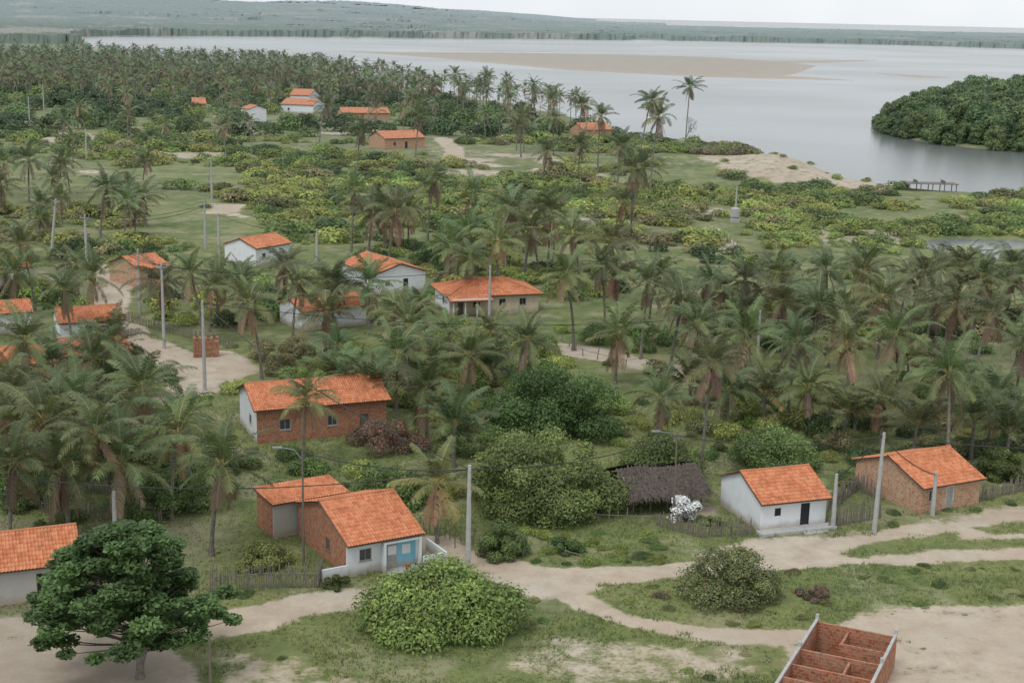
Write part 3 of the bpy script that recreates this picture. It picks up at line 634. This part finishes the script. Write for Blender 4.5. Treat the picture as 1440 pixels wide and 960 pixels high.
def stack():
    p=G(272,503); mb=MB(); r=np.random.default_rng(5)
    for k in range(12):
        for i in range(9):
            for j in range(2):
                if k>9 and r.random()<.4: continue
                x=i*.34+r.normal(0,.01); y=j*.55+r.normal(0,.02); box(mb,(x,y,k*.2),(x+.30,y+.5,k*.2+.18))
    obj('brick_stack',mb.build('brick_stack',[BRICK]),None,(p[0],p[1],zh(*p)),.2); KO.append((p[0]+1.5,p[1],3)); VIEW.append((264,305,472,508,p[1])); VIEW.append((225,330,500,530,p[1]-18))
stack()
def jetty():
    p=G(1278,268); mb=MB()
    for x in np.linspace(0,12,5):
        for y in(0,4): tube(mb,[(x,y,-3),(x,y,.5),(x,y,1.7)],.12,6)
    box(mb,(-.5,-.4,1.7),(12.5,4.4,1.85)); box(mb,(2,0,1.85),(2.1,4,2.6)); box(mb,(9,0,1.85),(9.1,4,2.6))
    obj('wooden_jetty',mb.build('wooden_jetty',[WOOD]),None,(p[0],p[1],0),.0); VIEW.append((1275,1330,250,268,p[1])); KO.append((p[0]+6,p[1]-4,10))
    p=G(1033,312); mb=MB(); box(mb,(-.9,-.9,-.3),(.9,.9,.9)); tube(mb,[(0,0,.9),(0,0,1.2),(0,0,2.9),(0,0,3.1)],[.8,1.05,1.0,.3],14); obj('water_tank',mb.build('water_tank',[CONC]),None,(p[0],p[1],zh(*p))); VIEW.append((1025,1040,290,312,p[1]))
jetty()
# ------------------------------------------------------------------ poles, wires
def pole(u,vb,vt,lamp=0,arm=True,name='utility_pole',lean=0,thin=False):
    x,y=G(u,vb); z=zh(x,y); lo,hi=1,30
    for _ in range(30):
        m=(lo+hi)/2
        if PR(x,y,m)[1]>vt: lo=m
        else: hi=m
    h=lo; mb=MB(); r=.08 if thin else (.17 if y<200 else .2)
    tube(mb,[(0,0,-.5),(0,0,h*.5),(0,0,h)],[r*1.3,r*1.05,r*.75],8)
    if not thin:
        if arm: box(mb,(-.7,-.25,h-.55),(.7,-.15,h-.45),0)
        for a in((-.6,0,.6) if arm else (0,)): tube(mb,[(a,-.22,h-.45),(a,-.22,h-.33),(a,-.22,h-.2)],[.03,.06,.03],6)
        VIEW.append((u-3,u+3,vt,vt+(vb-vt)*.8,y))
    if lamp:
        tube(mb,[(0,0,h-.9),(lamp*.6,0,h-.1),(lamp*1.6,-.1,h+.12)],.035,6,1); box(mb,(min(lamp*1.5,lamp*2.2),-.2,h+.06),(max(lamp*1.5,lamp*2.2),0,h+.19),1)
    o=obj(name,mb.build(name,[CONC if not thin else WOOD,METAL]),None,(x,y,z),0.15,1,tilt=(0,lean)); return np.array([x,y,z+h-.3])
PL={}
for k,(u,vb,vt,lamp,lean) in enumerate([(658,800,654,0,0),(1229,748,608,0,.02),(288,548,421,0,0),(231,490,370,0,0),(1064,520,436,0,0),(688,450,373,0,0),(163,770,690,0,0),(1171,742,666,0,0),(1311,725,663,0,0),
    (298,280,222,0,0),(122,368,302,0,0),(73,350,279,0,.12),(308,355,300,0,0),(446,373,322,0,0),(289,350,286,0,0),(197,440,350,0,0),(42,180,135,0,0),(62,157,120,0,0),(122,226,182,0,0),(1034,305,262,0,0)]):
    PL[k]=pole(u,vb,vt,lamp,lean=lean,arm=(k in(10,11,3)))
PL['l1']=pole(427,795,630,-1,arm=False,name='street_lamp',thin=True); PL['l2']=pole(946,735,607,-1,arm=False,name='street_lamp',thin=True); pole(297,985,890,0,name='wooden_post',thin=True)
PL['l3']=pole(548,560,503,-1,arm=False,name='street_lamp',thin=True)
def wire(p,q,sag=1.0,off=0,r=.042):
    t=np.linspace(0,1,14)[:,None]; P=p*(1-t)+q*t; P[:,2]-=(sag*4*t*(1-t))[:,0]; P[:,0]+=off
    mb=MB(); tube(mb,P,r,5); obj('power_line',mb.build('power_line',[CABLE]))
far_l=np.array([*G(-200,775),8.]); far_r=np.array([*G(1800,748),8.])
wire(far_l,PL[0],2.2); wire(PL[0],PL['l2'],.8);wire(PL['l2'],PL[1],.8); wire(PL[1],far_r,1)
wire(PL[0],PL[2],1.5);wire(PL[2],PL[3],.8);wire(PL[3],PL[10],1.2);wire(PL[3],PL[5],1.5);wire(PL[2],PL[4],2.0);wire(PL[10],PL[11],1);wire(PL[10],PL[14],1);wire(PL[14],PL[9],1.2);wire(PL[0],PL['l1'],.6);wire(PL[12],PL[13],1);wire(PL[3],PL[15],.4)
wire(PL[3],PL[10],1.9,.5); wire(PL[10],PL[14],1.6,.4); wire(PL[10],PL[11],1.5,.3); wire(PL[1],PL[7],.3); wire(PL[1],PL[8],.5); wire(PL[2],PL[3],1.6,.4); wire(PL[4],far_r*np.array([1,1.5,1.1]),1.5)
# ------------------------------------------------------------------ fences
FENCEW=plain('grey_fence_wood',(.27,.24,.20),sc=6,var=.5)
def fence(pts,h=1.3,sp=.16,w=.05,name='stake_fence'):
    P=WP(pts); mb=MB(); r=np.random.default_rng(len(bpy.data.objects)); last=None
    for a,b in zip(P,P[1:]):
        L=np.linalg.norm(b-a); n=max(1,int(L/sp))
        for k in range(n):
            p=a+(b-a)*k/n; z=zh(*p) if k%20==0 or last is None else last; last=z; hh=h*r.uniform(.6,1.15); lx,ly=r.normal(0,.08,2)
            tube(mb,[(p[0],p[1],z-.2),(p[0]+lx*.5,p[1]+ly*.5,z+hh*.5),(p[0]+lx,p[1]+ly,z+hh)],[w,w*.9,w*.6],4,0)
        tube(mb,[(a[0],a[1],last+h*.6),((a[0]+b[0])/2,(a[1]+b[1])/2,last+h*.57),(b[0],b[1],last+h*.6)],.03,4,0)
    obj(name,mb.build(name,[FENCEW]))
fence([(922,738),(985,756),(1060,752)],1.5); fence([(1165,742),(1240,728)],2.1); fence([(1165,720),(1205,690),(1240,705)],1.7)
fence([(295,832),(375,826),(448,826),(452,812)],1.9); fence([(-20,705),(60,706),(130,690),(170,700)],1.5); fence([(60,720),(150,730),(230,735)],1.4)
fence([(1376,705),(1440,690),(1520,690)],1.4); fence([(590,745),(640,760),(690,770)],1.2,.5)
fence([(790,480),(820,500),(880,515),(900,512)],1.3,2.2,.07,'post_fence'); fence([(750,740),(830,735),(920,738)],1.3,.7); fence([(1000,325),(1040,350)],1.3,2,.08,'post_fence')
fence([(170,450),(240,470),(330,490)],1.5,.3); fence([(640,770),(700,790),(770,775),(820,790)],.9,1.6,.05,'post_fence')
# ------------------------------------------------------------------ feature vegetation
bigbush('sea_grape_bush',487,752,786,908,(.12,.175,.042),.30,40000,60,11,.68,tip=.42,lr=(.2,.42),jag=.4)
bigbush('shrub',957,1108,768,858,(.105,.14,.05),.22,20000,34,12,.8,brown=.05,jag=.35)
bigbush('mango_tree',636,888,583,742,(.11,.15,.042),.28,50000,80,13,.75,tip=.35,lr=(.16,.3),jag=.35)
bigbush('mango_tree',668,885,500,625,(.052,.112,.026),.30,38000,56,14,.7,tip=.3,lr=(.18,.36),jag=.35)
bigbush('tree',485,600,640,722,(.085,.14,.038),.24,18000,28,15,.8)
bigbush('bougainvillea_shrub',470,605,585,640,(.12,.10,.06),.22,14000,24,16,.7,brown=.22)
bigbush('shrub',318,412,755,806,(.14,.18,.05),.2,9000,16,17)
bigbush('shrub',768,822,742,782,(.06,.12,.03),.18,6000,12,18)
bigbush('shrub',668,746,722,792,(.095,.15,.042),.2,12000,18,19)
bigbush('tree',868,1004,598,690,(.075,.13,.033),.26,22000,34,20,.8,jag=.35)
bigbush('tree',1030,1160,592,668,(.10,.155,.04),.26,20000,30,21,jag=.35)
bigbush('flowering_bush',940,988,684,738,(.06,.11,.032),.18,6000,10,22,flower=.35)
bigbush('shrub',1375,1450,620,680,(.10,.155,.04),.22,12000,18,23)
bigbush('tree',815,960,440,490,(.075,.135,.033),.26,14000,22,24)
bigbush('tree',590,690,300,375,(.065,.125,.03),.35,12000,24,25)
bigbush('shrub',1115,1175,822,846,(.11,.10,.065),.16,5000,14,26,brown=.2)
bigbush('shrub',452,492,800,832,(.07,.11,.032),.18,3500,8,27)
bigbush('shrub',990,1020,722,742,(.12,.17,.045),.18,3500,8,28)
bigbush('shrub',505,590,380,392,(.06,.11,.03),.25,3000,8,29)
bigbush('tree',150,300,655,735,(.065,.12,.032),.26,14000,24,30)
def almond():
    x,y=G(197,952); r=np.random.default_rng(9); mb=MB()
    tube(mb,[(0,0,-.3),(0,0,.3),(.1,.05,1.8),(.0,.1,3.4),(-.1,.1,5.5),(-.2,0,8.4)],[.42,.27,.22,.18,.12,.04],10,1,(.24,.21,.18))
    tube(mb,[(0,0,.6),(.4,-.1,1.8),(1.0,-.2,3.4),(1.7,-.2,4.9)],[.17,.14,.11,.05],8,1,(.24,.21,.18)); tube(mb,[(0,0,1.1),(-.5,.1,2.3),(-1.3,.2,3.7)],[.15,.12,.05],8,1,(.24,.21,.18))
    cl=[]
    for k in range(205):
        z=r.uniform(3.1,10.0); t=(z-3.1)/6.9; a=r.uniform(0,2*pi)
        R=(6.9*(1-t)**.55*(.6+.4*min(1,t/.18))+.6)*(1+.09*sin(3*a+4*t)+.07*sin(5*a+1)); q=r.uniform(.08,1)**.5*r.uniform(.85,1.07)
        tier=round(z/1.2)*1.2; z=z*.55+tier*.45
        c=np.array([cos(a)*R*q-.6,sin(a)*R*q*.9,z-.3*q]); cl.append((c,r.uniform(.5,1.15)))
        st=np.array([-.1*t,.05,max(2.2,z-1.2-q)]); tube(mb,[st,(st+c)/2+[0,0,-.1],c],[.06,.045,.015],4,1,(.17,.14,.11))
    for c,rr in cl:
        m=int(260*rr*rr)+60; d=rdir(r,m); P=c+d*np.array([rr,rr,rr*.45])*(r.random((m,1))**.4)
        Nn=np.array([0,0,1.])+r.normal(0,.5,(m,3)); Nn/=np.linalg.norm(Nn,axis=1)[:,None]
        col=np.ones((m,3))*(r.uniform(.7,1.35)*r.uniform(.65,1.4,m))[:,None]; leafquads(mb,P,Nn,.36*r.uniform(.7,1.2,m),col,r,.6)
    obj('almond_tree',mb.build('almond_tree',MATS),None,(x,y,0),0,1,(.058,.122,.032)); KO.append((x,y,5))
almond()
# ------------------------------------------------------------------ palms: placed by image coordinates of their crowns
PLM=[(312,655,7.5),(1003,512,11),(1335,525,10),(1190,485,9),(1122,480,9),(912,398,9.5),(795,385,10),(760,292,11),(500,268,11),(556,300,10),(610,255,11),(665,272,9.5),(720,298,10),(350,425,9),(268,385,9),(35,478,8),
 (135,608,8.5),(108,560,9),(62,590,8),(200,545,8),(430,562,6.5),(600,545,6),(560,500,6),(742,478,7),(1212,385,8),(1300,385,8),(1162,380,8),(1092,385,8),(1048,395,8),(1000,395,8.5),(1395,440,9),(1440,490,9),(1425,375,8),
 (1345,430,8),(1260,470,8),(1150,430,8),(960,430,8),(860,340,9),(845,372,9),(700,340,8),(400,375,7),(470,400,6),(520,400,6),(660,365,7),(805,330,9),(970,128,20),(915,145,19),(926,165,18),(845,165,15),(818,150,14),(778,170,11),(735,165,11),
 (508,183,11),(590,165,12),(458,150,12),(640,105,13),(685,108,13),(90,655,6),(20,650,7),(170,650,6),(250,610,7),(15,555,8),(470,530,4),(520,540,4),(640,600,4),(690,470,5),(660,500,5),(1190,580,3.5),(1075,555,3.5),(1240,560,5),(1400,560,5),(1290,600,4),
 (460,440,6),(420,400,7),(160,480,8),(90,410,7),(30,345,9),(130,390,6),(150,265,9),(40,225,9),(75,250,7),(200,275,6),(230,400,6),(1370,590,4),(1420,610,4),(930,560,5),(870,470,6),(1050,470,6),(1320,375,7),(1380,390,8),(980,455,7),(1240,420,8),(590,430,5),(575,460,6),(635,350,6),(615,680,5),
 (890,240,13),(905,235,12),(875,205,10),(525,300,9),(745,325,8),(775,300,10),(730,180,9),(815,205,9),(770,215,8),(875,285,7)]
used=[]
for (u,v,h) in PLM:
    x,y=C(u,v,h); big=1.3 if (v<345 and h>7) else None
    b=place_palm(x,y,h,NEAR,None,name='coconut_palm',s=big,tint=(np.array([1.35,.95,.9]) if (u,v)==(615,680) else None)); used.append(b)
# ------------------------------------------------------------------ scattering
def pts_in(poly,sp,r):
    P=WP(poly); x0,y0=P.min(0);x1,y1=P.max(0); gx,gy=np.meshgrid(np.arange(x0,x1,sp),np.arange(y0,y1,sp)); gx=gx+r.uniform(-.45,.45,gx.shape)*sp; gy=gy+r.uniform(-.45,.45,gy.shape)*sp
    gx=gx.ravel();gy=gy.ravel(); k=inpoly(gx,gy,P); return gx[k],gy[k]
def clear(x,y,pad=0,sandmax=.35,shore=4):
    l,p=landsd(x,y); ok=(l>shore)&(p>2)&(sandmask(x,y)<sandmax)
    for a,b,c in KO: ok&=np.hypot(x-a,y-b)>c+pad
    return ok
def blocks(x,y,h,rad):
    u,v=PR(x,y,h); dd=sqrt(x*x+y*y+H*H); rp=rad*FP/dd; u2,v2=PR(x,y,0)
    for (a,b,c,d,yy) in VIEW:
        if y<yy+1 and u+rp*.6>a and u-rp*.6<b and not (v2<c or v-rp*.5>d): return True
    return False
def palms(poly,sp,hr,parent,lib=NEAR,keep=1.0,sand=.35,r=rng,dens=None,s=None):
    x,y=pts_in(poly,sp,r); k=clear(x,y,1.0,sand); 
    if dens is not None: k&=dens(x,y)
    for X_,Y_ in zip(x[k],y[k]):
        if r.random()>keep: continue
        h=r.uniform(*hr)
        if min([(X_-a)**2+(Y_-b)**2 for a,b in used] or [99])<12: continue
        if blocks(X_,Y_,h,3.2 if lib is NEAR else 3): continue
        place_palm(X_,Y_,h,lib,parent,crown=False,s=s)
        if lib is NEAR: used.append((X_,Y_))
palms([(-60,500),(330,560),(330,650),(250,735),(-100,745)],6.2,(3,8),None,keep=.8)
palms([(440,470),(620,450),(780,480),(780,520),(660,560),(640,610),(560,590),(350,545)],7.0,(1.2,5.5),None,keep=.8)
palms([(930,510),(1500,480),(1500,650),(1390,640),(1240,640),(1180,660),(1010,640),(900,590)],8.4,(1.5,8),None,keep=.68)
palms([(830,450),(930,440),(1500,430),(1500,480),(930,510)],8.0,(4,8),None,keep=.85)
palms([(-60,410),(340,420),(360,480),(180,500),(-60,500)],8.0,(3,7),None)
palms([(240,400),(620,380),(810,400),(620,455),(340,420)],11,(3,7),None)
grove=empty('palm_grove')
palms([(-60,260),(230,265),(240,340),(-60,390)],15,(4,8),grove)
palms([(460,335),(880,335),(880,380),(620,380),(460,380)],15,(6,9),grove,s=1.2,keep=.8)
palms([(400,180),(900,190),(900,215),(690,215),(400,215)],17,(8,12),grove,FARP,keep=.5)
palms([(0,185),(400,185),(400,235),(0,235)],19,(6,10),grove,FARP,keep=.5)
gf=empty('palm_forest')
palms([(-250,88),(200,92),(330,98),(440,100),(520,118),(640,142),(750,156),(830,176),(780,185),(400,140),(-250,140)],11,(8,13),gf,FARP,sand=.9)
palms([(-250,140),(400,140),(790,185),(400,190),(-250,190)],15,(7,12),gf,FARP,keep=.7,sand=.9,dens=lambda x,y:fbm(x,y,70,33)<.58)
palms([(-400,74),(120,76),(200,90),(-400,90)],26,(8,12),gf,FARP,sand=.9,keep=.6)
def shrubs(poly,sp,lib,parent,cols,sr,zs=(.7,1.1),keep=1.,sandmax=.35,pad=.5,dens=None,shore=3,name='shrub',r=rng,vis=True):
    x,y=pts_in(poly,sp,r); k=clear(x,y,pad,sandmax,shore)
    if dens is not None: k&=dens(x,y)
    k&=r.random(len(x))<keep; x=x[k];y=y[k]; z=hgt(x,y); q=fbm(x,y,28,51)
    for X_,Y_,Z_,q_ in zip(x,y,z,q):
        s=r.uniform(*sr)
        if vis and s>.5 and blocks(X_,Y_,1.3*s,1.3*s): continue
        ci=int(np.clip((q_-.28)/.44+r.normal(0,.2),0,.999)*len(cols)); c=np.array(cols[ci])*r.uniform(.85,1.15)
        obj(name,lib[r.integers(len(lib))],parent,(X_,Y_,Z_-.05),r.uniform(0,6.28),(s,s*r.uniform(.8,1.2),s*r.uniform(*zs)),c)
un=empty('undergrowth')
shrubs([(-100,490),(1550,480),(1550,690),(1400,650),(1180,690),(1000,690),(880,720),(640,740),(420,690),(250,760),(-100,760)],3.6,SHR,un,[DK,MD,BR,OL,YG,MD,DD,BR,DY],(.3,1.35),dens=lambda x,y:fbm(x,y,14,89)<.56)
shrubs([(1010,570),(1500,560),(1500,690),(1200,665),(1030,650)],5.0,SHR,un,[BR,MD,BR,YG,DK],(.9,1.9),keep=.5)
shrubs([(300,440),(800,450),(800,560),(560,600),(330,560)],6.0,SHR,un,[MD,BR,DK,YG],(.9,1.8),keep=.5)
shrubs([(-60,345),(1500,350),(1500,480),(-100,490)],4.4,SHRF,un,[DK,MD,YG,BR,DD,MD,DY],(.5,1.7),dens=lambda x,y:fbm(x,y,22,88)<.52)
mg=empty('coastal_shrubs')
NOD=lambda x,y:np.hypot((x-DUNE[0]-8)/28,(y-DUNE[1])/30)>1
shrubs([(-80,232),(760,225),(1120,255),(1240,262),(1560,275),(1560,345),(-80,345)],4.8,SHRF,mg,[MD,BR,DK,YG,BR,YG,DY,OL,YG],(.5,2.4),(.5,.9),dens=lambda x,y:(fbm(x,y,45,66)<.53)&NOD(x,y),shore=1)
shrubs([(1060,262),(1560,275),(1560,365),(1300,362),(1040,345)],3.8,SHRF,mg,[BR,YG,YG,(.19,.24,.055),MD],(.5,2.0),(.5,.8),keep=.7,shore=1,sandmax=.6,dens=lambda x,y:fbm(x,y,30,64)<.56)
shrubs([(-80,190),(560,195),(900,190),(1000,202),(1120,222),(1220,252),(1120,255),(760,226),(-80,233)],6.2,SHRF,mg,[DK,MD,BR,YG,DY,BR],(.7,2.8),(.5,.9),dens=lambda x,y:(fbm(x,y,60,67)<.53)&NOD(x,y),shore=2,sandmax=.5)
shrubs([(970,203),(1050,208),(1075,235),(980,235)],4.2,SHRF,mg,[BN,BN,OL],(1.2,2.3),(.6,1.0),shore=1,sandmax=.8)
shrubs([(1000,225),(1120,235),(1260,262),(1130,262),(1000,250)],7,SHRF,mg,[BN,OL,BR],(.4,1.1),(.5,.9),shore=1,sandmax=1.1,keep=.4)
shrubs([(-250,88),(200,95),(440,104),(640,148),(830,180),(900,195),(560,195),(-250,192)],12,TREF,mg,[DD,DK,MD,DK,BR],(.8,2.0),sandmax=.8,name='tree',keep=.85)
mi=empty('mangrove_island_trees'); ISB=[bush_mesh(400+i,5.2,5,11,44,6500,.70,(.2,.38),base=1.,stem=False,tip=.25,jag=.25).build('mangrove_tree',MATS) for i in range(4)]
P=ISLAND; x0,y0=P.min(0);x1,y1=P.max(0)
gx,gy=np.meshgrid(np.arange(x0,min(x1,x0+420),8),np.arange(y0,y1,9)); gx=(gx+rng.uniform(-3.5,3.5,gx.shape)).ravel(); gy=(gy+rng.uniform(-3.5,3.5,gy.shape)).ravel(); s_=sd(gx,gy,P)
for a,b,c in zip(gx,gy,s_):
    if c<-2.5: continue
    s=rng.uniform(.75,1.1)*min(1.75,.95+max(c,0)/28); col=np.array([(.055,.105,.027),(.075,.135,.035),(.10,.155,.04)][rng.integers(3)])
    obj('mangrove_tree',ISB[rng.integers(4)],mi,(a,b,-1.2),rng.uniform(0,6.28),(s,s,s*rng.uniform(.8,1.2)),col)
# bare dead tree beside the tall palms
def deadtree():
    x,y=G(962,212); r=np.random.default_rng(4); mb=MB()
    def br(p,d,L,R,k):
        e=p+d*L; tube(mb,[p,(p+e)/2+r.normal(0,.04*L,3),e],[R,R*.8,R*.55],5,1,(.26,.24,.22))
        if k>0:
            for _ in range(3):
                nd=d+r.normal(0,.55,3)+[0,0,.15]; nd/=np.linalg.norm(nd); br(e,nd,L*.68,R*.55,k-1)
    br(np.array([0,0,-.3]),np.array([.05,0,1.]),4.5,.28,4); mb.build; obj('dead_tree',mb.build('dead_tree',[LEAF,BARK]),None,(x,y,zh(x,y)))
deadtree()
wd=empty('weeds')
shrubs([(180,860),(620,820),(1000,880),(1200,890),(1160,1000),(150,1020)],2.2,SHR,wd,[DK,MD,BR,BR,DY,MD],(.08,.36),(.25,.6),keep=.6,sandmax=.5,pad=-1,vis=False,dens=lambda x,y:fbm(x,y,9,91)>.42)
shrubs([(1120,850),(1560,850),(1560,1000),(1120,1000)],2.6,SHR,wd,[OL,DY,BR],(.06,.22),(.2,.5),keep=.5,sandmax=.8,pad=-1,vis=False,dens=lambda x,y:fbm(x,y,7,93)>.45)
shrubs([(820,834),(1000,806),(1440,790),(1560,790),(1560,850),(1210,852),(1060,884)],2.3,SHR,wd,[DK,MD,OL,BR,BN],(.12,.5),(.25,.6),keep=.6,sandmax=.6,pad=-1,vis=False)
shrubs([(640,770),(720,735),(920,745),(960,795),(800,800),(700,795)],1.7,SHR,wd,[MD,BR,BR,DK],(.2,.6),(.35,.8),keep=.8,sandmax=.4,pad=-2,vis=False)
shrubs([(1180,700),(1500,680),(1500,720),(1240,745)],3,SHR,wd,[DK,MD,OL],(.2,.5),(.4,.8),keep=.6,sandmax=.5,pad=-2,vis=False)
shrubs([(300,830),(480,835),(450,850),(330,868)],2,SHR,wd,[DK,MD,BR],(.2,.5),(.4,.8),keep=.7,sandmax=.5,pad=-2,vis=False)
def grass():
    n=110000; y=rng.uniform(80,150,n); x=rng.uniform(-.42,.42,n)*y; dn=fbm(x,y,3.0,61); k=(sandmask(x,y)+(.5-dn)*1.7<.36)&(rng.random(n)<.2+dn)
    x=x[k];y=y[k];n=len(x);z=hgt(x,y); h=rng.uniform(.06,.25,n)*(.5+vn(x,y,5,62)*1.1); mb=MB(); g=np.array([.11,.15,.045])*rng.uniform(.6,1.5,n)[:,None]; yl=(rng.random(n)<.15+.5*vn(x,y,8,63)**2)[:,None]; g=np.where(yl,g*np.array([1.7,1.3,1.5]),g)
    for q in range(3):
        a=rng.uniform(0,2*pi,n); w=.035; lx=rng.normal(0,.12,n); ly=rng.normal(0,.12,n); ox=rng.normal(0,.08,n); oy=rng.normal(0,.08,n)
        V=np.concatenate([np.stack([x+ox-w*np.cos(a),y+oy-w*np.sin(a),z-.02],-1),np.stack([x+ox+w*np.cos(a),y+oy+w*np.sin(a),z-.02],-1),np.stack([x+ox+lx,y+oy+ly,z+h],-1)]); i=np.arange(n)
        mb.add(V,np.stack([i,i+n,i+2*n],-1),0,np.concatenate([g]*3))
    o=obj('grass',mb.build('grass',[LEAF])); o.color=(1,1,1,1)
grass()
# ------------------------------------------------------------------ light, sky, camera
w=bpy.data.worlds.new('World'); SC.world=w; w.use_nodes=True; nt=w.node_tree; k=N(nt); bg=nt.nodes['Background']
sky=k.n('ShaderNodeTexSky',sky_type='NISHITA'); sky.sun_disc=False; EL=radians(58); AZ=radians(215)
sky.sun_elevation=EL; sky.sun_rotation=AZ; sky.dust_density=1.; sky.air_density=1.; sky.altitude=0
hs=k.n('ShaderNodeHueSaturation'); hs.inputs['Saturation'].default_value=.35; k.l(sky.outputs[0],hs.inputs['Color'])
tc=k.n('ShaderNodeTexCoord'); cn=k.noise(tc.outputs['Generated'],2.2,4)
cl=k.mix(k.mr(cn,.35,.65),(5.9,6.2,6.5),(6.8,7.0,7.2))
k.l(k.mix(.85,hs.outputs[0],cl),bg.inputs[0]); bg.inputs[1].default_value=.15
sl=bpy.data.lights.new('sun','SUN'); sl.energy=1.3; sl.angle=radians(18); sl.color=(1,.97,.92)
so=bpy.data.objects.new('sun',sl); link(so); d=Vector((sin(AZ)*cos(EL),cos(AZ)*cos(EL),sin(EL))); so.rotation_euler=d.to_track_quat('Z','Y').to_euler()
cam=bpy.data.cameras.new('camera'); co=bpy.data.objects.new('camera',cam); link(co); cam.lens=50; cam.sensor_width=36; cam.clip_end=90000; cam.clip_start=1
Mx=Matrix(((Rv[0],Uv[0],-Fv[0],0),(Rv[1],Uv[1],-Fv[1],0),(Rv[2],Uv[2],-Fv[2],H),(0,0,0,1))); co.matrix_world=Mx
SC.camera=co
SC.view_settings.view_transform='Standard'; SC.view_settings.look='None'; SC.view_settings.exposure=0
print('objects',len(bpy.data.objects))
